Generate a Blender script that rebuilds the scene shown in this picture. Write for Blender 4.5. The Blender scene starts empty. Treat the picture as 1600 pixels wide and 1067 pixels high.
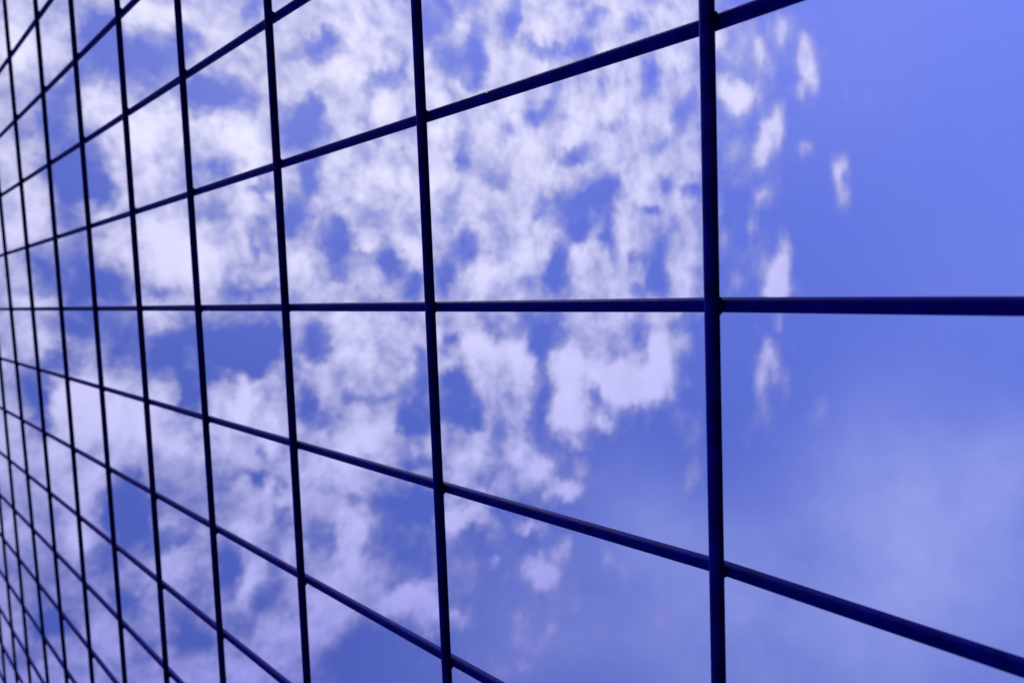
"""Tall welded grid fence seen from close below, against a blue sky with broken cloud."""
import bpy, bmesh, math, random
from mathutils import Matrix, Vector, noise as mnoise

random.seed(4)
scene = bpy.context.scene
col = scene.collection

# ------------------------------------------------------------------ units
PITCH = 0.40            # vertical distance between two cross rods (m)
STEP = 0.5760474 * PITCH  # distance between two long rods (m)
R_ROD = 0.0066
EYE_Z = 1.60
EYE = Vector((0.0547441 * PITCH, -1.3911314 * PITCH, EYE_Z))
Z0 = EYE_Z + 0.8300810 * PITCH          # height of the lowest cross rod in view

# the rods were welded by hand: measured unevenness of each rod (offset, tilt)
CROSS_OFF = {0: (.0023, .0023), 1: (.0091, .0014), 2: (.0049, -.0023), 3: (-.019, -.0035), 4: (-.062, -.0045),
             5: (-.0615, -.0019), 6: (-.0353, -.0004), 7: (.0828, .0125), 8: (.1606, .0289), 9: (.131, .0106), 10: (.1408, .013)}
LONG_OFF = {-7: (-.0044, -.0019), -6: (.0119, -.0003), -5: (.0134, -.0017), -4: (.0234, -.0027), -3: (.0099, -.0012),
            -2: (-.0034, .0002), -1: (-.0068, .0026), 0: (-.0025, 0), 1: (.0089, -.0023), 2: (-.0006, .0007),
            3: (-.0099, -.0004), 4: (-.0088, -.0023)}
KINK = {0: -.0121, -1: -.0495, 1: .0368}   # bend of a long rod below the lowest crossing in view
I_MIN, I_MAX = -4, 15
J_MIN, J_MAX = -18, 13


def crossing(i, j):
    """x, z of the crossing of cross rod i with long rod j"""
    ro, rt = CROSS_OFF.get(i, (.14 if i > 10 else 0.0, .01 if i > 10 else 0.0))
    lo, lt = LONG_OFF.get(j, (.004 * math.sin(j * 2.3), 0.0))
    jj = max(-8, min(5, j))
    x = j * STEP + (lo + lt * i) * PITCH
    if i < 0:
        x = j * STEP + (lo + (KINK.get(j, .02 * math.sin(j * 1.7)) - lo) * min(1, -i)) * PITCH
    z = Z0 + (i + ro + rt * jj) * PITCH
    # both were measured in the mid plane of the mesh; long rods lie behind it, cross rods before it
    return EYE.x + (x - EYE.x) * (1 - R_ROD / EYE.y), EYE_Z + (z - EYE_Z) * (1 + R_ROD / EYE.y)


# ------------------------------------------------------------------ materials
def new_mat(name):
    m = bpy.data.materials.new(name)
    m.use_nodes = True
    nt = m.node_tree
    return m, nt, nt.nodes['Principled BSDF']


def paint_material():
    m, nt, b = new_mat('navy_enamel')
    N, L = nt.nodes.new, nt.links.new
    tc = N('ShaderNodeTexCoord')
    n1 = N('ShaderNodeTexNoise'); n1.inputs['Scale'].default_value = 55; n1.inputs['Detail'].default_value = 6
    n2 = N('ShaderNodeTexNoise'); n2.inputs['Scale'].default_value = 420; n2.inputs['Detail'].default_value = 3
    L(tc.outputs['Object'], n1.inputs['Vector']); L(tc.outputs['Object'], n2.inputs['Vector'])
    r = N('ShaderNodeValToRGB')
    r.color_ramp.elements[0].position = .3; r.color_ramp.elements[0].color = (.0015, .001, .095, 1)
    r.color_ramp.elements[1].position = .72; r.color_ramp.elements[1].color = (.006, .004, .26, 1)
    L(n1.outputs['Fac'], r.inputs['Fac']); L(r.outputs['Color'], b.inputs['Base Color'])
    mr = N('ShaderNodeMapRange'); mr.inputs['To Min'].default_value = .5; mr.inputs['To Max'].default_value = .75
    L(n1.outputs['Fac'], mr.inputs['Value']); L(mr.outputs['Result'], b.inputs['Roughness'])
    b.inputs['Specular IOR Level'].default_value = .05
    b.inputs['Specular Tint'].default_value = (.25, .25, 1, 1)
    bp = N('ShaderNodeBump'); bp.inputs['Strength'].default_value = .25; bp.inputs['Distance'].default_value = .0012
    ad = N('ShaderNodeMath'); ad.operation = 'ADD'
    L(n1.outputs['Fac'], ad.inputs[0]); L(n2.outputs['Fac'], ad.inputs[1])
    L(ad.outputs[0], bp.inputs['Height']); L(bp.outputs['Normal'], b.inputs['Normal'])
    return m


def ground_material():
    m, nt, b = new_mat('mown_grass')
    N, L = nt.nodes.new, nt.links.new
    tc = N('ShaderNodeTexCoord')
    n1 = N('ShaderNodeTexNoise'); n1.inputs['Scale'].default_value = .8; n1.inputs['Detail'].default_value = 10
    L(tc.outputs['Object'], n1.inputs['Vector'])
    r = N('ShaderNodeValToRGB')
    r.color_ramp.elements[0].position = .3; r.color_ramp.elements[0].color = (.025, .045, .015, 1)
    r.color_ramp.elements[1].position = .7; r.color_ramp.elements[1].color = (.06, .09, .03, 1)
    L(n1.outputs['Fac'], r.inputs['Fac']); L(r.outputs['Color'], b.inputs['Base Color'])
    b.inputs['Roughness'].default_value = .95
    return m


PAINT = paint_material()
GRASS = ground_material()


# ------------------------------------------------------------------ geometry
def sweep(bm, pts, radius, sides=18):
    """round rod along a polyline, with closed rounded ends"""
    rings = []
    n = len(pts)
    for k, p in enumerate(pts):
        t = (pts[min(k + 1, n - 1)] - pts[max(k - 1, 0)]).normalized()
        side = t.cross(Vector((0, 1, 0))).normalized()
        up = side.cross(t)
        rr = radius * (1 + .018 * mnoise.noise(p * 9.0))
        rings.append([bm.verts.new(p + (side * math.cos(a) + up * math.sin(a)) * rr)
                      for a in (2 * math.pi * s / sides for s in range(sides))])
    for a, b in zip(rings, rings[1:]):
        for s in range(sides):
            f = bm.faces.new((a[s], a[(s + 1) % sides], b[(s + 1) % sides], b[s])); f.smooth = True
    bm.faces.new(rings[0][::-1]); bm.faces.new(rings[-1])


def weld(bm, c, r):
    """lumpy weld bead filling the corner between two touching rods"""
    res = bmesh.ops.create_icosphere(bm, subdivisions=2, radius=1.0)
    ax, az = r * random.uniform(1.12, 1.38), r * random.uniform(1.08, 1.3)
    ox, oz = random.uniform(-.2, .2) * r, random.uniform(-.2, .2) * r
    sd = Vector((random.random() * 50, random.random() * 50, 0))
    for v in res['verts']:
        q = 1 + .18 * mnoise.noise(v.co * 1.6 + sd)
        v.co = Vector((c.x + ox + v.co.x * ax * q, c.y + v.co.y * r * .55, c.z + oz + v.co.z * az * q))
        for f in v.link_faces:
            f.smooth = True


def link_mesh(name, bm, mat, parent=None):
    bmesh.ops.recalc_face_normals(bm, faces=bm.faces)
    me = bpy.data.meshes.new(name); bm.to_mesh(me); bm.free()
    me.materials.append(mat)
    o = bpy.data.objects.new(name, me); col.objects.link(o)
    o.parent = parent
    return o


def smooth_path(keys, per):
    """Catmull-Rom through the crossings"""
    pts = []
    n = len(keys)
    for k in range(n - 1):
        p0, p1, p2, p3 = keys[max(k - 1, 0)], keys[k], keys[k + 1], keys[min(k + 2, n - 1)]
        for s in range(per):
            t = s / per
            pts.append(.5 * ((2 * p1) + (p2 - p0) * t + (2 * p0 - 5 * p1 + 4 * p2 - p3) * t * t + (3 * p1 - p0 - 3 * p2 + p3) * t ** 3))
    pts.append(keys[-1])
    return pts


fence = bpy.data.objects.new('wire_mesh_fence', None)
col.objects.link(fence)
fence['label'] = 'tall dark navy welded wire mesh fence with rectangular openings against a cloudy blue sky'
fence['category'] = 'fence'

Y_FRONT, Y_BACK = -R_ROD * .96, R_ROD * .96
for i in range(I_MIN, I_MAX + 1):
    keys = []
    for j in range(J_MIN - 1, J_MAX + 2):
        x, z = crossing(i, max(J_MIN, min(J_MAX, j)))
        x += (j - max(J_MIN, min(J_MAX, j))) * STEP * .3
        keys.append(Vector((x, Y_FRONT, z)))
    bm = bmesh.new()
    sweep(bm, smooth_path(keys, 4), R_ROD)
    for j in range(J_MIN, J_MAX + 1):
        x, z = crossing(i, j)
        weld(bm, Vector((x, 0, z)), R_ROD)
    link_mesh('cross_rod', bm, PAINT, fence)

for j in range(J_MIN, J_MAX + 1):
    keys = []
    for i in range(I_MIN, I_MAX + 1):
        x, z = crossing(i, j)
        keys.append(Vector((x, Y_BACK, z)))
    keys.insert(0, Vector((keys[0].x, Y_BACK, -.25)))
    keys.append(keys[-1] + Vector((0, 0, .12)))
    bm = bmesh.new()
    sweep(bm, [a.lerp(b, s / 4) for a, b in zip(keys, keys[1:]) for s in range(4)] + [keys[-1]], R_ROD)
    link_mesh('long_rod', bm, PAINT, fence)

# ground: one sheet out to the horizon, gently uneven near the fence
bm = bmesh.new()
edges = [-3000, -800, -200, -60, -25, -12, -6, -3, -1.5, 0, 1.5, 3, 6, 12, 25, 60, 200, 800, 3000]
grid = [[bm.verts.new((x, y, -.06 + .05 * mnoise.noise(Vector((x * .35, y * .35, 0))))) for y in edges] for x in edges]
for a in range(len(edges) - 1):
    for b in range(len(edges) - 1):
        bm.faces.new((grid[a][b], grid[a + 1][b], grid[a + 1][b + 1], grid[a][b + 1])).smooth = True
ground = link_mesh('ground', bm, GRASS)
ground['kind'] = 'structure'

# ------------------------------------------------------------------ sun and sky
SUN_EL, SUN_AZ = math.radians(46), math.radians(57)     # azimuth from +Y towards +X
sun_dir = Vector((math.sin(SUN_AZ) * math.cos(SUN_EL), math.cos(SUN_AZ) * math.cos(SUN_EL), math.sin(SUN_EL)))
sl = bpy.data.lights.new('sun', 'SUN'); sl.energy = 2.0; sl.angle = math.radians(.5); sl.color = (1, .95, .88)
so = bpy.data.objects.new('sun', sl); col.objects.link(so)
so.rotation_euler = (-sun_dir).to_track_quat('-Z', 'Y').to_euler(); so.location = sun_dir * 50

# Cloud layer, in units of its own height: (across, away, turn, half length, half width, thickness);
# a negative thickness is a gap.  EDGES are the two straight fronts that bound the broken deck.
CLOUD_FAR = (.165, .165, .73, 1)
CLOUD_NEAR = (.80, .79, 1.05, 1)
SKY_TINT = (.985, .885, 1.92)
VEILS = [((-0.2415, 0.9276, 0.2849), 12, 0.36), ((-0.3635, 0.8687, 0.3363), 14, 0.34), ((-0.3602, 0.9122, 0.1954), 14, 0.34), ((-0.4227, 0.7616, 0.4912), 12, 0.28), ((-0.3069, 0.7557, 0.5786), 8, 0.34), ((-0.4586, 0.577, 0.6758), 11, 0.16), ((-0.4202, 0.674, 0.6075), 10, 0.2), ((-0.4402, 0.8064, 0.395), 12, 0.25), ((-0.2136, 0.9584, 0.1892), 5, 0.25), ((0.275, 0.8964, 0.3475), 14, 0.14), ((0.2723, 0.4893, 0.8285), 26, 0.22), ((0.3022, 0.3076, 0.9023), 16, 0.12), ((-0.0015, 0.9804, 0.1969), 14, 0.1)]
PUFFS = [
    (0.3045, 0.3287, -2.376, 0.049, 0.038, -1.05), (0.3042, 0.2647, -2.929, 0.044, 0.0254, -1.05), (0.3302, 0.2617, -2.132, 0.023, 0.0163, -0.84),
    (0.2258, 0.2249, -3, 0.0372, 0.0183, -0.945), (0.1723, 0.2566, -2.921, 0.0331, 0.0225, -0.9975), (0.3635, 0.3429, -1.878, 0.0412, 0.0193, 0.55),
    (0.3307, 0.3809, -2.388, 0.0133, 0.0102, -0.875), (0.263, 0.4147, -1.753, 0.0501, 0.0196, -1.05), (0.2651, 0.389, -2.98, 0.0216, 0.0117, -0.875),
    (0.4056, 0.4647, -2.305, 0.019, 0.0139, -0.84), (0.1752, 0.4, -1.68, 0.0326, 0.0119, -0.735), (0.3016, 0.2206, -1.93, 0.0118, 0.0071, -0.3675),
    (0.2152, 0.3247, -2.483, 0.0351, 0.0289, 0.44), (0.2174, 0.416, -1.737, 0.036, 0.0171, 0.385), (0.2455, 0.257, -2.576, 0.0165, 0.0131, 0.385),
    (0.2095, 0.185, -2.906, 0.0187, 0.0123, -0.2625), (0.3033, 0.1858, -3.007, 0.0294, 0.0122, 0.33), (0.1642, 0.1693, -3.032, 0.0293, 0.0122, 0.22),
    (0.1274, 0.2224, -3.044, 0.049, 0.0194, -1.05), (0.1414, 0.2601, -2.65, 0.0227, 0.0191, -0.945), (0.0801, 0.2593, -1.823, 0.0131, 0.0109, -0.525),
    (0.0276, 0.2226, 0.109, 0.0396, 0.0252, -0.9975), (0.0396, 0.1883, 0.099, 0.0241, 0.0129, -0.63), (0.0149, 0.2596, 1.279, 0.0236, 0.0221, -0.84),
    (0.0674, 0.3262, -1.896, 0.0419, 0.037, 0.55), (0.0074, 0.3181, 1.599, 0.0275, 0.0087, -0.735), (0.0061, 0.4154, 1.584, 0.0231, 0.0135, -0.84),
    (0.066, 0.4451, -3.049, 0.0163, 0.0084, -0.875), (0.1119, 0.4002, -1.655, 0.0229, 0.0122, -0.525), (-0.0324, 0.2231, 1.631, 0.0255, 0.0181, -0.84),
    (-0.035, 0.2619, 1.626, 0.0271, 0.0224, -0.84), (-0.0273, 0.3253, 1.627, 0.0304, 0.0101, 0.33), (-0.0524, 0.416, 1.644, 0.0582, 0.0293, -0.9975),
    (0.1224, 0.2009, -3.062, 0.0302, 0.0065, 0.11), (0.0684, 0.2168, -1.646, 0.0094, 0.0061, 0.55), (0.0058, 0.1826, 1.602, 0.0192, 0.0075, 0.33),
    (0.0378, 0.3609, 0.096, 0.0516, 0.0292, 0.22), (0.1456, 0.4522, -3.067, 0.0362, 0.0093, 0.33), (-0.1117, 0.1675, 0.049, 0.0298, 0.0162, -0.8925),
    (-0.0763, 0.2062, 1.685, 0.0266, 0.0144, -0.7875), (-0.0633, 0.2526, 1.671, 0.0235, 0.0149, -0.84), (-0.0703, 0.3127, 1.687, 0.0321, 0.0243, -0.8925),
    (-0.0824, 0.3978, 1.668, 0.0642, 0.0259, -1.05), (-0.1214, 0.35, 0.029, 0.0208, 0.0134, -0.875), (-0.1119, 0.3807, 1.868, 0.0158, 0.0141, -0.525),
    (-0.1678, 0.3385, 1.753, 0.0184, 0.0086, -0.315), (-0.1325, 0.2158, -0.411, 0.0353, 0.0324, 0.495), (-0.1449, 0.2727, 1.938, 0.0381, 0.0325, 0.495),
    (-0.1451, 0.4294, 0.037, 0.0257, 0.0141, 0.55), (-0.2589, 0.4163, 1.799, 0.0265, 0.0091, -0.63), (-0.2702, 0.3834, -0.083, 0.0128, 0.0089, -0.625),
    (-0.2557, 0.2633, -0.404, 0.0301, 0.0251, -1.05), (-0.2116, 0.3029, 0.006, 0.0136, 0.0079, -0.375), (-0.1741, 0.1824, 0.059, 0.0385, 0.0131, 0.275),
    (-0.2277, 0.2124, 2.307, 0.022, 0.0188, 0.22), (-0.2085, 0.3698, 1.791, 0.044, 0.022, 0.275), (-0.0877, 0.3608, 0.008, 0.0105, 0.0085, 0.275),
    (-0.0657, 0.1774, 1.702, 0.0096, 0.0076, 0.22), (-0.0929, 0.1501, 0.069, 0.0223, 0.0074, -0.25), (-0.2863, 0.268, -0.312, 0.0341, 0.0272, -0.9975),
    (-0.3772, 0.3808, -0.018, 0.0331, 0.017, -1.05), (-0.3833, 0.1684, -0.125, 0.0261, 0.0164, -0.84), (-0.3935, 0.2567, -0.385, 0.0179, 0.0135, -0.7875),
    (-0.4537, 0.3273, 2.04, 0.027, 0.0142, -0.6825), (-0.3312, 0.3067, 2.056, 0.0119, 0.0082, -0.625), (-0.3146, 0.2274, 1.887, 0.0207, 0.0079, -0.4725),
    (-0.4594, 0.4078, 2.107, 0.0223, 0.014, -0.63), (-0.3544, 0.3108, -0.021, 0.0367, 0.0194, 0.33), (-0.4075, 0.4093, 0.007, 0.03, 0.0131, 0.44),
    (-0.2874, 0.1943, -0.121, 0.0241, 0.0167, 0.33), (-0.4266, 0.2194, -0.438, 0.0268, 0.0198, 0.275), (-0.4775, 0.2844, 1.986, 0.0507, 0.0163, 0.22),
    (-0.3802, 0.23, -0.118, 0.0168, 0.0107, 0.165), (0.3665, 0.5789, -1.808, 0.0389, 0.015, -1.05), (0.3874, 0.5888, -2.166, 0.0155, 0.0114, -1),
    (0.28, 0.5522, -2.049, 0.0211, 0.0161, -1.05), (0.2376, 0.537, -1.936, 0.0424, 0.0316, -1.155), (0.3634, 0.7168, -2.543, 0.0135, 0.0106, -0.9375),
    (0.3462, 0.6821, -2.053, 0.0196, 0.0144, -0.9375), (0.3094, 0.6534, -3.019, 0.0223, 0.0106, -0.625), (0.2727, 0.656, -2.014, 0.0138, 0.0106, -0.6875),
    (0.4571, 0.784, -2.696, 0.045, 0.0326, -0.9975), (0.3992, 0.8269, -1.932, 0.042, 0.0268, -0.9975), (0.4223, 0.8904, -3.005, 0.0484, 0.0242, -1.0625),
    (0.3676, 0.8738, -1.844, 0.0172, 0.0099, -0.875), (0.4939, 0.8421, -1.809, 0.0572, 0.0095, -0.63), (0.4874, 0.9735, -3.042, 0.0333, 0.0132, -0.875),
    (0.2377, 0.843, -3.029, 0.0307, 0.0162, -0.9375), (0.469, 0.7141, -1.859, 0.0224, 0.0088, -0.63), (0.2358, 0.6683, -2.938, 0.0125, 0.0084, -0.5625),
    (0.2172, 0.6982, -1.687, 0.0205, 0.0072, -0.4375), (0.1925, 0.5584, -1.908, 0.0132, 0.0103, -0.9375), (0.3345, 0.5965, -1.757, 0.0454, 0.0113, 0.44),
    (0.3959, 0.6398, -1.874, 0.0546, 0.0284, 0.33), (0.4355, 0.8076, -2.248, 0.0156, 0.0117, 0.44), (0.3953, 0.917, -2.91, 0.0237, 0.0154, 0.22),
    (0.2985, 0.6818, -1.848, 0.0317, 0.0199, 0.33), (0.1121, 0.5187, -3.036, 0.0285, 0.0153, -1.1875), (0.1654, 0.5408, -3.052, 0.023, 0.0094, -1.125),
    (0.1562, 0.4767, -2.413, 0.0136, 0.0119, -0.9375), (0.087, 0.578, -1.776, 0.0213, 0.0175, -0.945), (0.0604, 0.5842, -3.021, 0.0179, 0.0123, -1.0625),
    (0.1093, 0.5716, -1.72, 0.0133, 0.0097, -0.625), (0.0257, 0.5832, 1.561, 0.0213, 0.0129, -0.735), (0.0637, 0.6293, -1.59, 0.0261, 0.0102, -0.525),
    (0.0557, 0.6651, -1.635, 0.0161, 0.0114, -1), (0.0348, 0.6688, 0.139, 0.0189, 0.0149, -1.1875), (0.0451, 0.6934, 0.691, 0.0119, 0.0113, -0.75),
    (0.0074, 0.7185, 0.515, 0.0217, 0.0209, -1.25), (-0.002, 0.6729, 1.594, 0.015, 0.0074, -0.625), (0.1218, 0.6375, -1.62, 0.031, 0.0081, -0.3675),
    (0.1072, 0.7215, -1.643, 0.0171, 0.0096, -0.4375), (0.1173, 0.7973, -1.739, 0.023, 0.0177, -0.5625), (0.0709, 0.8416, -2.15, 0.0276, 0.0258, -1.05),
    (0.0224, 0.7878, 0.081, 0.0314, 0.0199, -1.1875), (0.069, 0.4711, -2.993, 0.012, 0.0087, -0.75), (0.1026, 0.4589, -2.131, 0.0088, 0.0079, -0.625),
    (0.0001, 0.4589, 1.592, 0.0154, 0.0083, -0.9375), (0.1939, 0.939, -1.691, 0.0265, 0.0142, -0.5), (0.2071, 0.8267, -1.685, 0.0206, 0.0089, -0.625),
    (0.0458, 0.528, 1.549, 0.0209, 0.0115, 0.44), (0.1706, 0.6867, -1.672, 0.0505, 0.0227, 0.44), (0.0208, 0.8899, 1.565, 0.0476, 0.0295, 0.495),
    (0.0808, 0.6209, -1.609, 0.0176, 0.0081, 0.33), (0.0718, 0.7195, -1.611, 0.0197, 0.0107, 0.33), (0.1198, 0.8669, -2.041, 0.0314, 0.0282, 0.33),
    (-0.058, 0.5363, 1.654, 0.0214, 0.0175, -0.945), (-0.0883, 0.7932, 1.656, 0.0188, 0.0102, -1), (-0.0838, 0.9086, 1.642, 0.0326, 0.0096, -0.6825),
    (-0.0573, 0.7135, -0.413, 0.0119, 0.0118, -0.5), (-0.0619, 0.4577, 1.647, 0.0291, 0.0097, -0.84), (-0.0562, 0.6127, 1.636, 0.0469, 0.0153, 0.22),
    (-0.083, 0.4544, 1.93, 0.0269, 0.0257, -1.05), (-0.09, 0.5322, 2.026, 0.0172, 0.0165, -1.125), (-0.1114, 0.5025, 0.041, 0.0192, 0.0113, -0.625),
    (-0.1056, 0.4482, 2.078, 0.0155, 0.0147, -0.875), (-0.1821, 0.5222, -0.156, 0.0188, 0.0158, -1.0625), (-0.1499, 0.5242, 1.989, 0.0129, 0.0116, -0.625),
    (-0.1969, 0.5472, 1.856, 0.0155, 0.0118, -0.5625), (-0.1692, 0.5942, -0.123, 0.0123, 0.0104, -0.5), (-0.1794, 0.6389, 1.712, 0.0393, 0.0094, -0.4725),
    (-0.2005, 0.72, -0.003, 0.042, 0.0269, -1.05), (-0.2255, 0.7026, 1.802, 0.02, 0.013, -1), (-0.1128, 0.725, 0.022, 0.0153, 0.0107, -0.875),
    (-0.1468, 0.7339, 0.042, 0.0243, 0.0109, -0.75), (-0.2161, 0.8128, 2.113, 0.0531, 0.0473, -1.2075), (-0.1769, 0.7972, 1.718, 0.0293, 0.0148, -0.84),
    (-0.2456, 0.8525, 1.796, 0.0204, 0.0129, -1), (-0.1142, 0.7775, 0.044, 0.018, 0.0085, -0.625), (-0.1011, 0.8101, 1.669, 0.0133, 0.008, -0.75),
    (-0.3592, 0.6949, 1.849, 0.066, 0.0301, -1.05), (-0.2942, 0.7147, 1.773, 0.038, 0.0089, -0.84), (-0.3302, 0.5809, 1.884, 0.0142, 0.0081, -0.75),
    (-0.2688, 0.4318, -0.046, 0.0132, 0.0085, -0.9375), (-0.2891, 0.4677, -0.063, 0.0135, 0.0089, -0.625), (-0.2293, 0.442, 1.981, 0.0138, 0.011, -0.625),
    (-0.3644, 0.8732, 1.888, 0.023, 0.0142, -0.625), (-0.2824, 0.9068, -0.104, 0.0198, 0.0147, -0.625), (-0.4277, 0.9162, 2.144, 0.0213, 0.0165, -0.75),
    (-0.2334, 0.6199, 1.864, 0.0427, 0.0309, 0.385), (-0.2649, 0.5654, 2.12, 0.0351, 0.0294, 0.275), (-0.1155, 0.8828, 1.665, 0.0557, 0.0238, 0.44),
    (-0.2821, 0.8351, 1.826, 0.0466, 0.0291, 0.33), (-0.1072, 0.6096, 1.776, 0.0353, 0.0306, 0.22), (-0.1754, 0.4455, 2.26, 0.0198, 0.0181, 0.33),
    (-0.4386, 0.6864, 2.365, 0.0708, 0.0561, -1.155), (-0.6147, 0.6157, 2.119, 0.0862, 0.0485, -1.1025), (-0.3777, 0.5174, -0.075, 0.0222, 0.0138, -0.75),
    (-0.3353, 0.4698, -0.26, 0.0139, 0.0108, -0.9375), (-0.4348, 0.4434, -0.356, 0.0223, 0.0168, -0.6825), (-0.4709, 0.822, 1.968, 0.0544, 0.0321, -0.63),
    (-0.5821, 0.8834, 2.603, 0.0687, 0.0523, -0.3675), (-0.6545, 0.8232, 2.018, 0.1, 0.0456, -0.315), (-0.4914, 0.6508, 1.991, 0.0268, 0.0145, -0.315),
    (-0.5581, 0.6572, 2.003, 0.0548, 0.026, -0.2625), (-0.4, 0.5686, 2.242, 0.042, 0.0326, 0.385), (-0.4388, 0.5755, 2.107, 0.0395, 0.0274, 0.385),
    (-0.4721, 0.5324, 2.326, 0.0368, 0.0275, 0.33), (-0.4992, 0.4512, -0.158, 0.026, 0.0165, 0.33), (-0.525, 0.5214, 2.228, 0.0339, 0.0231, 0.22),
    (-0.4223, 0.7973, 1.84, 0.0488, 0.0138, 0.605), (-0.5153, 0.77, -0.099, 0.0475, 0.0287, -0.315), (-0.5204, 0.7129, 1.965, 0.0316, 0.0151, 0.725),
    (-0.5802, 0.7519, 1.954, 0.0242, 0.0089, 0.58), (0.4693, 1.029, -1.901, 0.0221, 0.0128, -0.9375), (0.4592, 1.0772, -1.772, 0.0528, 0.0112, -0.84),
    (0.4934, 1.1812, -1.838, 0.04, 0.0189, -0.8925), (0.5073, 0.9845, -3.046, 0.0311, 0.0116, -0.9375), (0.5524, 1.2145, -2.012, 0.0244, 0.0161, -0.75),
    (0.5686, 1.2576, -2.043, 0.0185, 0.0125, -0.625), (0.5828, 1.3646, -1.924, 0.0324, 0.0187, -1), (0.5693, 1.1644, -1.828, 0.029, 0.0086, -0.5625),
    (0.6413, 1.4476, -1.811, 0.0578, 0.0098, -0.4725), (0.4682, 1.4164, -2.935, 0.0443, 0.0294, -1.125), (0.4286, 1.2455, -2.675, 0.0156, 0.0123, -0.625),
    (0.3839, 1.1037, -3.021, 0.0218, 0.0113, -0.6875), (0.3499, 1.0684, -2.313, 0.0181, 0.0149, -1), (0.3288, 1.0223, -1.754, 0.0234, 0.0108, -0.8125),
    (0.3988, 1.5457, -2.427, 0.0396, 0.0336, -0.875), (0.433, 1.6035, -2.901, 0.0351, 0.0256, -0.75), (0.2605, 1.141, -1.7, 0.0382, 0.0168, -0.9975),
    (0.3688, 1.3214, -1.914, 0.0168, 0.0122, -0.4375), (0.3041, 1.4436, -1.735, 0.0339, 0.019, -0.625), (0.3401, 1.2593, -1.725, 0.0313, 0.0121, -0.375),
    (0.5157, 1.0489, -2.429, 0.0414, 0.0317, 0.33), (0.6196, 1.4854, -1.828, 0.0407, 0.0142, 0.33), (0.3652, 1.1963, -1.747, 0.0635, 0.0261, 0.33),
    (0.2532, 1.0011, -2.149, 0.0549, 0.0465, 0.33), (0.5136, 1.5084, -1.833, 0.0553, 0.0291, 0.33), (0.15, 1.1562, -1.648, 0.071, 0.0368, -1.1025),
    (0.1871, 1.2248, -1.657, 0.0553, 0.0252, -0.945), (0.2124, 1.2564, -2.346, 0.0234, 0.0209, -1), (0.1005, 1.144, -1.642, 0.0324, 0.0211, -1.125),
    (0.0958, 1.2428, -1.629, 0.0287, 0.018, -1.125), (0.1378, 1.2578, -2.817, 0.0225, 0.0198, -0.75), (0.057, 1.2703, -3.083, 0.0282, 0.0158, -0.8125),
    (0.0499, 1.3352, 0.302, 0.0204, 0.019, -1), (0.0177, 1.0852, 0.08, 0.0364, 0.0269, -1.25), (0.0566, 1.0889, -3.022, 0.0221, 0.0173, -0.75),
    (0.1483, 1.0352, -1.64, 0.0255, 0.0112, -0.6875), (0.0304, 1.4136, 1.397, 0.0384, 0.0359, -1.1875), (0.0877, 1.4466, -1.763, 0.0289, 0.0256, -0.875),
    (-0.0137, 1.4379, 1.594, 0.0392, 0.0212, -1.125), (-0.0187, 1.3495, 1.586, 0.0219, 0.0176, -0.875), (0.2248, 1.4776, -1.745, 0.0295, 0.021, -1),
    (0.2214, 1.5885, -1.645, 0.0466, 0.0142, -1), (0.1616, 1.4182, -1.626, 0.0306, 0.0104, -1), (0.1316, 1.5014, -1.616, 0.0328, 0.0138, -0.625),
    (0.2081, 1.1387, -1.883, 0.0142, 0.0116, -0.5), (0.0938, 1.0111, -2.856, 0.0503, 0.0441, 0.33), (0.2175, 1.3704, -1.717, 0.0443, 0.0287, 0.33),
    (0.0501, 1.1519, 1.563, 0.0326, 0.0134, 0.385), (0.0891, 1.5501, -2.927, 0.0474, 0.0424, 0.33), (0.0785, 1.3056, -3.085, 0.0357, 0.0186, 0.385),
    (-0.0185, 1.2012, 1.601, 0.0599, 0.0137, 0.33), (-0.0864, 1.0389, 1.646, 0.0644, 0.0357, -1.1025), (-0.1195, 1.358, 1.697, 0.0321, 0.0251, -1),
    (-0.1087, 1.544, 1.64, 0.0571, 0.0255, -0.84), (-0.0762, 1.1262, 1.631, 0.0401, 0.0107, 0.22), (-0.102, 1.4349, 1.999, 0.0316, 0.0304, 0.385),
    (-0.1272, 1.0186, 0.028, 0.0319, 0.0182, -0.625), (-0.1642, 1.1063, 1.683, 0.0636, 0.0266, 0.825), (-0.2137, 1.2944, 1.69, 0.1131, 0.0319, 0.825),
    (-0.2414, 1.4433, -0.469, 0.057, 0.0519, 1.2675), (-0.1631, 1.4328, 1.711, 0.0473, 0.0336, 0.66), (-0.2678, 1.0977, 1.827, 0.0521, 0.0371, 0.77),
    (-0.338, 1.1351, 1.792, 0.0271, 0.0135, 0.975), (-0.2132, 1.0903, 1.788, 0.0395, 0.029, 0.66), (-0.2712, 1.3525, 1.712, 0.0796, 0.0208, 1.0725),
    (-0.3078, 1.2221, 1.946, 0.0227, 0.0181, 0.8775), (-0.3442, 1.3749, -0.219, 0.0247, 0.0199, 0.585), (-0.331, 1.5004, 2.1, 0.0288, 0.0247, 0.585),
    (-0.2625, 1.5537, 1.879, 0.0235, 0.0192, 0.78), (-0.2473, 1.196, -0.544, 0.0231, 0.021, -0.875), (-0.2215, 1.2145, 1.703, 0.0308, 0.0112, 0.11),
    (-0.18, 1.3682, 1.722, 0.03, 0.0209, -0.1875), (-0.1483, 1.2622, 1.668, 0.0456, 0.0199, -0.315), (-0.1608, 0.9723, -0.048, 0.0439, 0.0348, 0.33),
    (-0.3288, 0.9554, -0.048, 0.038, 0.0242, 0.33), (-0.3821, 1.0158, 2.124, 0.0309, 0.0249, 1.17), (-0.4333, 1.0904, 1.823, 0.0569, 0.0213, 1.2675),
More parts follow.
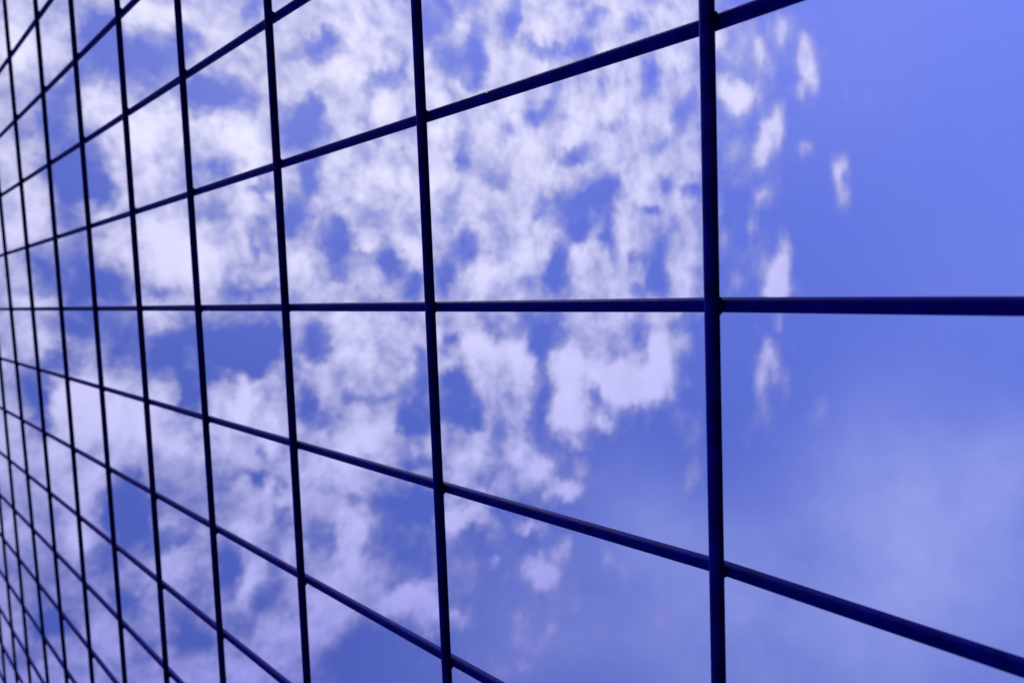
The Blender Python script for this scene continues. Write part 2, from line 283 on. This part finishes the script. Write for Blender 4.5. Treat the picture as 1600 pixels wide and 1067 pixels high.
    (-0.3983, 1.1387, 2.133, 0.0195, 0.0158, 0.975), (-0.2052, 1.0259, 0.031, 0.0619, 0.0258, -0.9375), (-0.2797, 1.0041, 2.418, 0.0326, 0.0291, -0.735),
    (-0.3213, 1.0563, 1.854, 0.0389, 0.026, -0.525), (-0.4713, 1.1824, 1.86, 0.04, 0.0193, -0.21), (-0.3708, 1.2534, 1.768, 0.139, 0.0429, -0.525),
    (-0.5018, 1.5612, 1.984, 0.0489, 0.0351, 0.6825), (-0.3844, 1.6005, -0.215, 0.0338, 0.0267, 0.585), (-0.5823, 1.0064, 2.015, 0.051, 0.03, 1.74),
    (-0.558, 1.0748, 2.099, 0.0294, 0.0205, 1.4), (-0.6087, 1.2257, -0.41, 0.0279, 0.0213, 1.05), (-0.7048, 1.0291, -0.323, 0.0258, 0.018, 1.05),
    (-0.7309, 0.9901, 2.239, 0.0289, 0.0191, 0.875), (-0.8214, 1.4157, 2.605, 0.0394, 0.0288, 1.225), (-0.7272, 1.4135, 2.072, 0.0285, 0.0178, 0.7),
    (-0.7861, 1.1914, -0.3, 0.031, 0.021, 0.7), (-0.7562, 0.9523, 2.057, 0.031, 0.0145, 0.875), (-0.4704, 0.9841, 1.85, 0.0371, 0.0126, 1.4),
    (0.4894, 1.842, -1.749, 0.0771, 0.0284, 1.2), (0.4445, 1.8239, -1.74, 0.0485, 0.02, 0.88), (0.6126, 1.9405, -3.046, 0.0422, 0.0218, 1.04),
    (0.4982, 1.7586, -1.891, 0.0402, 0.0272, 0.8), (0.3497, 1.9468, -1.862, 0.0494, 0.0385, 1.2), (0.4294, 1.9745, -1.841, 0.0348, 0.0245, 0.8),
    (0.7126, 2.0604, -2.106, 0.0592, 0.0439, 0.88), (0.4661, 2.0487, -2.422, 0.043, 0.0371, 1.2), (0.4057, 2.032, -1.779, 0.0559, 0.036, 1.12),
    (0.7084, 2.2186, -1.859, 0.0407, 0.0221, 1.04), (0.637, 2.2445, -1.961, 0.0696, 0.05, 1.36), (0.5498, 2.1908, -1.76, 0.0396, 0.0168, 1.28),
    (0.5887, 2.3033, -2.355, 0.0301, 0.0254, 0.88), (0.3899, 2.2333, -1.699, 0.0496, 0.0213, 0.96), (0.3675, 2.4841, -1.703, 0.0628, 0.0355, 1.04),
    (0.2575, 2.5156, -1.73, 0.0534, 0.0425, 1.12), (0.3175, 2.4633, -2.089, 0.0316, 0.0287, 0.8), (0.6754, 1.8461, -1.847, 0.071, 0.0325, 0.4),
    (0.23, 1.9446, -2.53, 0.0277, 0.0255, 1.12), (0.1436, 1.8877, -1.636, 0.0254, 0.0159, 0.96), (0.2206, 2.0016, -2.702, 0.0335, 0.0306, 0.64),
    (0.1052, 1.7327, -3.096, 0.0286, 0.0162, 0.8), (-0.0166, 2.0495, 1.617, 0.0689, 0.0605, 1.6), (0.0627, 2.0916, -3.094, 0.0457, 0.0373, 1.2),
    (-0.0567, 2.0049, 1.609, 0.0552, 0.0187, 0.8), (-0.0532, 2.1844, 1.606, 0.0442, 0.0158, 0.48), (-0.1397, 2.0436, 1.92, 0.0286, 0.0264, 1.04),
    (0.134, 2.0598, -1.674, 0.0325, 0.0262, 0.56), (-0.2937, 1.935, -0.055, 0.0521, 0.0341, 1.12), (-0.215, 1.9671, 2.153, 0.0356, 0.0328, 0.96),
    (-0.2514, 2.0137, -0.022, 0.057, 0.0319, 0.8), (-0.3098, 2.074, -0.276, 0.0434, 0.0369, 0.64), (-0.4651, 2.2815, 1.765, 0.0579, 0.0268, 0.48),
    (-0.426, 2.3447, 1.773, 0.0449, 0.0252, 0.352), (-0.4601, 1.8392, 1.977, 0.037, 0.0282, 0.32), (0.6051, 2.5368, -2.162, 0.0335, 0.028, 0.32),
    (-0.011, 1.7965, 1.592, 0.0342, 0.0208, 0.48), (-0.2111, 1.6924, -0.085, 0.1022, 0.0798, -0.315), (-1.1006, 4.9387, 1.767, 0.3458, 0.0521, 0.48),
    (-1.0138, 4.2942, 1.773, 0.2257, 0.0332, 0.32), (-0.13, 0.1726, 0.057, 0.0228, 0.0096, -0.75), (-0.1244, 0.3456, 0.005, 0.0139, 0.01, -0.75),
    (-0.3186, 0.3116, 1.905, 0.0201, 0.0101, -0.525), (-0.3905, 0.4512, -0.099, 0.0214, 0.0137, -0.625), (-0.3891, 0.1801, -0.38, 0.0187, 0.0138, -0.63),
    (-0.3737, 0.2642, 2.458, 0.0172, 0.0134, -0.525), (-0.4214, 0.3253, 2.185, 0.0236, 0.0163, -0.525), (-0.4599, 0.3441, 2.022, 0.0239, 0.0119, -0.525),
    (-0.3638, 0.2844, 2.03, 0.157, 0.0974, -0.168), (-0.3244, 0.1583, 0.054, 0.0463, 0.0129, -0.1575), (-0.3252, 0.2412, -0.063, 0.0166, 0.0102, -0.375),
    (-0.4187, 0.1986, -0.089, 0.0165, 0.0095, -0.4375), (-0.4245, 0.1509, 2.437, 0.0186, 0.0135, -0.3675), (-0.4544, 0.2702, 2.306, 0.0174, 0.0122, -0.3675),
    (-0.5179, 0.3624, 2.026, 0.0287, 0.012, -0.315), (-0.5658, 0.481, 2.193, 0.0232, 0.0144, -0.315), (-0.5097, 0.4141, -0.198, 0.0197, 0.0129, -0.3125),
    (-0.1841, 0.2368, 1.977, 0.0117, 0.0095, -0.1875), (-0.2593, 0.3157, 0.016, 0.0259, 0.013, -0.3125), (-0.2911, 0.3384, 1.976, 0.0174, 0.0119, -0.315),
    (-0.2511, 0.1768, 0.014, 0.0233, 0.0118, -0.2625), (-0.2628, 0.224, 0.055, 0.0241, 0.0071, -0.25), (-0.3372, 0.3972, 1.965, 0.0228, 0.0142, 0.33),
    (-0.4004, 0.4358, -0.099, 0.0213, 0.0134, 0.33), (-0.4831, 0.4502, -0.351, 0.0206, 0.015, 0.22), (-0.2478, 0.5894, 1.808, 0.047, 0.0264, 0.22),
    (-0.4249, 0.8353, 1.837, 0.0571, 0.0164, 0.44), (-0.5407, 0.6913, 1.928, 0.0631, 0.0193, 0.754), (-0.5166, 0.7554, 1.933, 0.021, 0.0089, 0.87),
    (-0.6062, 0.7949, 2.012, 0.0321, 0.0157, 1.044), (-0.5979, 0.7197, 2.006, 0.0237, 0.0108, 0.87), (-0.5132, 0.8753, 2.208, 0.0123, 0.0091, 1.305),
    (-0.3701, 0.6578, 1.825, 0.026, 0.0064, 0.275), (-0.7156, 0.8519, 1.999, 0.0691, 0.0232, 0.725), (-0.645, 0.7059, 2.102, 0.0269, 0.0147, 0.58),
    (-0.6783, 0.9383, 2.552, 0.0294, 0.0216, 0.875), (-0.506, 1.0193, 1.899, 0.0271, 0.0128, 0.875), (-0.6777, 1.11, 2.603, 0.0248, 0.0186, 0.77),
    (-0.6733, 1.2767, -0.43, 0.0354, 0.0266, 0.7), (-0.6926, 1.4973, 2.156, 0.0429, 0.0304, 0.525), (0.6149, 1.7138, -1.843, 0.0517, 0.0249, 0.56),
    (0.3289, 1.7709, -1.784, 0.0335, 0.0232, 0.64), (0.2556, 1.8026, -1.673, 0.0341, 0.017, 0.48), (0.183, 1.8994, -1.687, 0.0292, 0.0212, 0.48),
    (0.0224, 1.922, 1.576, 0.0446, 0.0253, 0.32), (0.2475, 2.0818, -1.67, 0.0329, 0.0187, 0.32), (0.4604, 2.147, -1.801, 0.0344, 0.0223, 0.32),
    (0.6773, 1.7792, -1.812, 0.0539, 0.0159, 0.48), (0.6039, 2.008, -2.503, 0.0347, 0.0285, 0.56), (0.5518, 2.1313, -1.902, 0.0258, 0.0181, 0.32),
    (0.6502, 2.3747, -2.301, 0.0313, 0.026, 0.32), (-0.3858, 1.9525, -0.114, 0.0379, 0.0268, 0.48), (-0.4132, 1.8876, -0.345, 0.0303, 0.0252, 0.4),
    (0.237, 0.7289, -1.7, 0.0397, 0.0146, 0.22), (0.177, 0.7794, -2.401, 0.0209, 0.0184, 0.275), (0.3027, 1.1134, -1.717, 0.0509, 0.0203, 0.275),
    (0.3457, 0.9715, -2.407, 0.0261, 0.0215, 0.275), (0.4049, 1.2841, -2.62, 0.0261, 0.0212, 0.275), (0.3598, 1.4767, -2.101, 0.0276, 0.0229, 0.22),
    (0.1664, 1.5245, -1.73, 0.0279, 0.0215, 0.275), (0.1363, 1.3313, -1.677, 0.0286, 0.02, 0.33), (0.016, 1.192, 1.58, 0.0423, 0.0191, 0.33),
    (-0.0058, 1.5615, 0.039, 0.0318, 0.023, 0.33), (0.2677, 1.2899, -1.685, 0.0367, 0.0138, 0.275), (0.4098, 1.0001, -2.033, 0.0218, 0.0159, 0.22),
    (0.285, 0.9114, -1.796, 0.0259, 0.0159, 0.22), (0.2899, 0.8138, -2.963, 0.0224, 0.0141, 0.22), (0.2606, 0.798, -2.364, 0.0215, 0.0182, 0.22),
    (0.4192, 1.0534, -1.802, 0.0373, 0.0168, 0.22), (0.4899, 1.2653, -1.787, 0.0315, 0.0105, 0.275), (0.5603, 1.8609, -1.887, 0.1799, 0.1154, 0.576),
    (0.3318, 1.9842, -1.822, 0.1398, 0.1068, 0.416), (0.0218, 1.9789, 1.509, 0.1159, 0.1105, 0.48), (-0.3132, 1.9731, -0.154, 0.1234, 0.0967, 0.416),
    (0.6104, 2.2577, -2.323, 0.1072, 0.0894, 0.32), (0.3161, 2.4997, -2.599, 0.078, 0.0719, 0.4), (-0.443, 2.3446, 1.808, 0.0802, 0.0502, 0.32),
    (-0.425, 1.5488, -0.175, 0.0997, 0.0745, 0.351), (-0.5599, 0.7974, 2.033, 0.1759, 0.101, 0.377), (-0.3419, 1.2545, 1.782, 0.0463, 0.0228, 0.2925),
    (-0.3608, 0.4631, 1.973, 0.0208, 0.013, -0.2625), (-0.0676, 0.1968, 0.008, 0.0108, 0.0093, -0.375), (0.0951, 0.2859, -3.026, 0.0162, 0.0089, -0.3125),
    (0.1905, 0.363, -1.773, 0.0134, 0.0083, -0.3125), (0.0722, 0.3716, -1.777, 0.0103, 0.0085, -0.375), (0.1123, 0.3098, -1.748, 0.0156, 0.0113, -0.21),
    (0.2553, 0.4736, -2.85, 0.013, 0.0093, -0.4375), (0.3312, 0.4506, -2.092, 0.0158, 0.0115, -0.375), (0.3564, 0.4897, -2.911, 0.0185, 0.0112, 0.11),
    (0.2267, 0.6297, -1.825, 0.0143, 0.0098, -0.375), (0.1553, 0.6081, -1.707, 0.0162, 0.0098, -0.375), (0.2793, 0.7313, -2.281, 0.0141, 0.0117, -0.3125),
    (0.2839, 0.9518, -1.779, 0.0236, 0.014, -0.3125), (0.1266, 0.8953, -1.649, 0.0254, 0.014, -0.3125), (0.0068, 0.9892, 1.536, 0.021, 0.0174, -0.3125),
    (-0.0273, 0.6504, 1.615, 0.0196, 0.0083, -0.375), (-0.0145, 0.592, 1.541, 0.0114, 0.01, -0.25), (-0.1118, 0.6577, 1.708, 0.0174, 0.0126, -0.3125),
    (-0.134, 0.5734, 1.873, 0.0159, 0.014, -0.25), (-0.2115, 0.927, 1.903, 0.0204, 0.017, -0.3125), (-0.3404, 0.8874, 1.866, 0.0232, 0.0144, -0.3125),
    (-0.6523, 0.9574, 1.979, 0.2263, 0.0983, 0.348), (-0.5276, 0.6334, 2.256, 0.0829, 0.0592, 0.088), (0.6417, 1.8454, -1.853, 0.1277, 0.0651, 0.32),
    (0.3979, 1.7891, -3.062, 0.1013, 0.0531, 0.32), (0.6996, 2.129, -2.169, 0.08, 0.0619, 0.4), (0.3027, 1.8554, -2.929, 0.0875, 0.0694, 0.256),
    (0.0582, 1.8153, -3.077, 0.1043, 0.0828, 0.224)
]
EDGES = [[-0.0473, 0.9989, -1.6563], [-0.9237, 0.3831, -0.7721]]

# The puffs are summed once on a fine grid over the dome (stereographic from the zenith) and read
# back in the sky shader through curves, three rows per curve node.
GX, GY = (-.40, .28), (-.02, .87)
NX, NY = 99, 256
LOW, SPAN = -1.8, 4.0


def puff_grid():
    g = [[0.0] * NY for _ in range(NX)]
    xs = [GX[0] + (GX[1] - GX[0]) * a / (NX - 1) for a in range(NX)]
    ys = [GY[0] + (GY[1] - GY[0]) * b / (NY - 1) for b in range(NY)]
    pts = []
    for a in range(NX):
        for b in range(NY):
            r2 = xs[a] ** 2 + ys[b] ** 2
            if r2 < .97:
                s = 2 / (1 - r2)
                pts.append((a, b, xs[a] * s, ys[b] * s))
    for (u, v, turn, la, lb, w) in PUFFS:
        c, s = math.cos(turn), math.sin(turn)
        reach = 1.9 * max(la, lb)
        for a, b, px, py in pts:
            dx, dy = px - u, py - v
            if abs(dx) > reach or abs(dy) > reach:
                continue
            d = math.hypot((dx * c + dy * s) / la, (dy * c - dx * s) / lb)
            if d < 1.8:
                k = min(1, max(0, (1.8 - d) / 1.55))
                g[a][b] += w * k * k * (3 - 2 * k)
    for a in range(NX):
        for b in range(NY):
            if a in (0, NX - 1) or b in (0, NY - 1):
                g[a][b] = 0
            g[a][b] = min(1, max(0, (g[a][b] - LOW) / SPAN))
    return g


world = bpy.data.worlds.new('World'); scene.world = world
world.use_nodes = True
nt = world.node_tree
nt.nodes.clear()
N, L = nt.nodes.new, nt.links.new


def put(sock, v):
    if isinstance(v, bpy.types.NodeSocket):
        L(v, sock)
    else:
        sock.default_value = v


def math_n(op, a, b=None, c=None, clamp=False):
    n = N('ShaderNodeMath'); n.operation = op; n.use_clamp = clamp
    for k, v in enumerate((a, b, c)):
        if v is not None:
            put(n.inputs[k], v)
    return n.outputs[0]


def vec_n(op, a, b=None):
    n = N('ShaderNodeVectorMath'); n.operation = op
    put(n.inputs[0], a)
    if b is not None:
        put(n.inputs['Scale'] if op == 'SCALE' else n.inputs[1], b)
    return n.outputs['Value'] if op in ('LENGTH', 'DOT_PRODUCT') else n.outputs['Vector']


def ramp_n(v, f0, f1, t0, t1, kind='SMOOTHSTEP'):
    n = N('ShaderNodeMapRange'); n.interpolation_type = kind
    for k, x in zip(('From Min', 'From Max', 'To Min', 'To Max'), (f0, f1, t0, t1)):
        put(n.inputs[k], x)
    put(n.inputs['Value'], v)
    return n.outputs['Result']


def noise_n(vec, scale, detail, rough=.5, dist=0.0, color=False):
    n = N('ShaderNodeTexNoise')
    n.inputs['Scale'].default_value = scale; n.inputs['Detail'].default_value = detail
    n.inputs['Roughness'].default_value = rough; n.inputs['Distortion'].default_value = dist
    L(vec, n.inputs['Vector'])
    return n.outputs['Color'] if color else n.outputs['Fac']


def mix_n(fac, a, b):
    n = N('ShaderNodeMix'); n.data_type = 'RGBA'
    put(n.inputs['Factor'], fac); put(n.inputs[6], a); put(n.inputs[7], b)
    return n.outputs[2]


tc = N('ShaderNodeTexCoord')
direction = vec_n('NORMALIZE', tc.outputs['Generated'])
sep = N('ShaderNodeSeparateXYZ'); L(direction, sep.inputs[0])
elev = math_n('MAXIMUM', sep.outputs['Z'], .03)
inv = math_n('DIVIDE', 1.0, elev)
layer = vec_n('MULTIPLY', vec_n('SCALE', direction, inv), (1, 1, 0))
# size of a fixed angle on the layer grows with distance, so the ragged edge does too
wa = vec_n('SUBTRACT', noise_n(layer, 9, 4, .6, color=True), (.5, .5, .5))
wb = vec_n('SUBTRACT', noise_n(layer, 34, 3, .6, color=True), (.5, .5, .5))
warp = vec_n('ADD', vec_n('SCALE', wa, ramp_n(elev, .2, .7, .05, .085)), vec_n('SCALE', wb, ramp_n(elev, .2, .7, .006, .038)))
p = vec_n('MULTIPLY', vec_n('ADD', layer, warp), (1, 1, 0))


def front(e, soft):
    d = math_n('ADD', vec_n('DOT_PRODUCT', p, (e[0], e[1], 0)), e[2])
    return ramp_n(d, -soft, soft, 1, 0)


deck = math_n('MULTIPLY', front(EDGES[0], .14), front(EDGES[1], .10))
psep = N('ShaderNodeSeparateXYZ'); L(p, psep.inputs[0])
r2 = vec_n('DOT_PRODUCT', p, p)
st = math_n('DIVIDE', 1.0, math_n('ADD', 1.0, math_n('SQRT', math_n('ADD', 1.0, r2))))    # layer plane -> stereographic
sx = math_n('MULTIPLY', psep.outputs[0], st)
sy = math_n('MULTIPLY', psep.outputs[1], st)
row = ramp_n(sx, GX[0], GX[1], 0, NX - 1, 'LINEAR')
along = ramp_n(sy, GY[0], GY[1], 0, 1, 'LINEAR')
grid_v = puff_grid()
rowv = N('ShaderNodeCombineXYZ')
for k in range(3):
    L(row, rowv.inputs[k])
total = None
for k in range(0, NX, 3):
    cu = N('ShaderNodeRGBCurve')
    for ch in range(3):
        c = cu.mapping.curves[ch]
        vals = grid_v[k + ch]
        c.points[0].location = (0, vals[0]); c.points[1].location = (1, vals[-1])
        for q in range(1, NY - 1):
            c.points.new(q / (NY - 1), vals[q])
        for q in c.points:
            q.handle_type = 'VECTOR'
    cu.mapping.update()
    L(along, cu.inputs['Color'])
    off = vec_n('ABSOLUTE', vec_n('SUBTRACT', rowv.outputs[0], (k, k + 1, k + 2)))
    hat = vec_n('MAXIMUM', vec_n('SUBTRACT', (1, 1, 1), off), (0, 0, 0))
    part = vec_n('DOT_PRODUCT', cu.outputs[0], hat)
    total = part if total is None else math_n('ADD', total, part)
total = math_n('ADD', math_n('MULTIPLY_ADD', total, SPAN, LOW), math_n('MULTIPLY_ADD', deck, 1.2, -.58))

fine = math_n('SUBTRACT', noise_n(layer, 16, 8, .62, .3), .5)
finer = math_n('SUBTRACT', noise_n(layer, 60, 5, .6), .5)
total = math_n('ADD', total, math_n('ADD', math_n('MULTIPLY', fine, ramp_n(elev, .2, .6, .7, 1.35)), math_n('MULTIPLY', finer, ramp_n(elev, .25, .7, .1, .5))))
mid = math_n('SUBTRACT', noise_n(vec_n('ADD', layer, (3.7, 1.3, 0)), 7.5, 3, .5), .5)
total = math_n('ADD', total, math_n('MULTIPLY', mid, .8))
over = math_n('SUBTRACT', noise_n(direction, 26, 7, .62, .4), .5)      # smaller cloudlets high overhead
total = math_n('ADD', total, math_n('MULTIPLY', over, ramp_n(elev, .35, .93, .95, 1.5)))
thin = ramp_n(total, -.5, .7, 0, 1)
dense = ramp_n(total, .12, 1.2, 0, 1)
cover = math_n('ADD', math_n('MULTIPLY', thin, .56), math_n('MULTIPLY', dense, .42))

toward = vec_n('DOT_PRODUCT', direction, tuple(sun_dir))
glow = ramp_n(toward, .3, .92, 0, 1, 'LINEAR')
# sunlit cloud: whiter towards the sun, greyer-violet where the layer is thin or far from it
thick = math_n('ADD', noise_n(layer, 7, 5, .55), math_n('MULTIPLY', fine, .4))
shade = math_n('MULTIPLY', ramp_n(thick, .25, .75, .9, 1.06, 'LINEAR'), ramp_n(total, .1, 1.25, .80, 1.08))
lit = mix_n(glow, CLOUD_FAR, CLOUD_NEAR)
cloud = vec_n('SCALE', vec_n('MULTIPLY', lit, (10, 10, 10)), shade)

sky = N('ShaderNodeTexSky'); sky.sky_type = 'NISHITA'; sky.sun_disc = False
sky.sun_elevation = SUN_EL; sky.sun_rotation = SUN_AZ
sky.air_density = 1.0; sky.dust_density = .3; sky.ozone_density = 3.0
L(vec_n('NORMALIZE', vec_n('ADD', direction, (0, 0, .6))), sky.inputs['Vector']) if 'Vector' in sky.inputs else None
blue = vec_n('MULTIPLY', sky.outputs['Color'], SKY_TINT)
# thin high veil: broad soft sheets, (centre direction, angular radius in degrees, strength)
veil = None
for d, rad, w in VEILS:
    ang = math_n('ARCCOSINE', vec_n('DOT_PRODUCT', direction, d))
    s = ramp_n(ang, 0, math.radians(rad), w, 0)
    veil = s if veil is None else math_n('ADD', veil, s)
soft = ramp_n(noise_n(vec_n('MULTIPLY', direction, (8, 8, 9)), 1.0, 6, .6), .25, .75, .55, 1.35, 'LINEAR')
veil = math_n('MULTIPLY', veil, soft, clamp=True)
blue = mix_n(veil, blue, (3.3, 3.8, 8.6, 1))
final = mix_n(cover, blue, cloud)
bg = N('ShaderNodeBackground'); bg.inputs['Strength'].default_value = .1
L(final, bg.inputs['Color'])
out = N('ShaderNodeOutputWorld'); L(bg.outputs[0], out.inputs['Surface'])
world.cycles.sampling_method = 'MANUAL'; world.cycles.sample_map_resolution = 512

# ------------------------------------------------------------------ camera
ROT = [[-0.035735, 0.722946, -0.68998], [-0.996362, -0.079227, -0.03141], [-0.077373, 0.686347, 0.723147]]     # world axes in camera axes (right, down, forward)
cam = bpy.data.cameras.new('camera'); co = bpy.data.objects.new('camera', cam); col.objects.link(co)
right, down, fwd = (Vector(r) for r in ROT)
m = Matrix((right, -down, -fwd)).transposed().to_4x4()
m.translation = EYE
co.matrix_world = m
cam.sensor_fit = 'HORIZONTAL'; cam.sensor_width = 36
cam.lens = 1124.33746 / 1600 * 36
cam.clip_start = .02; cam.clip_end = 20000
cam.dof.use_dof = True; cam.dof.focus_distance = .8; cam.dof.aperture_fstop = 5.6
scene.camera = co

vs = scene.view_settings
vs.view_transform = 'Standard'; vs.look = 'None'; vs.exposure = 0; vs.gamma = 1
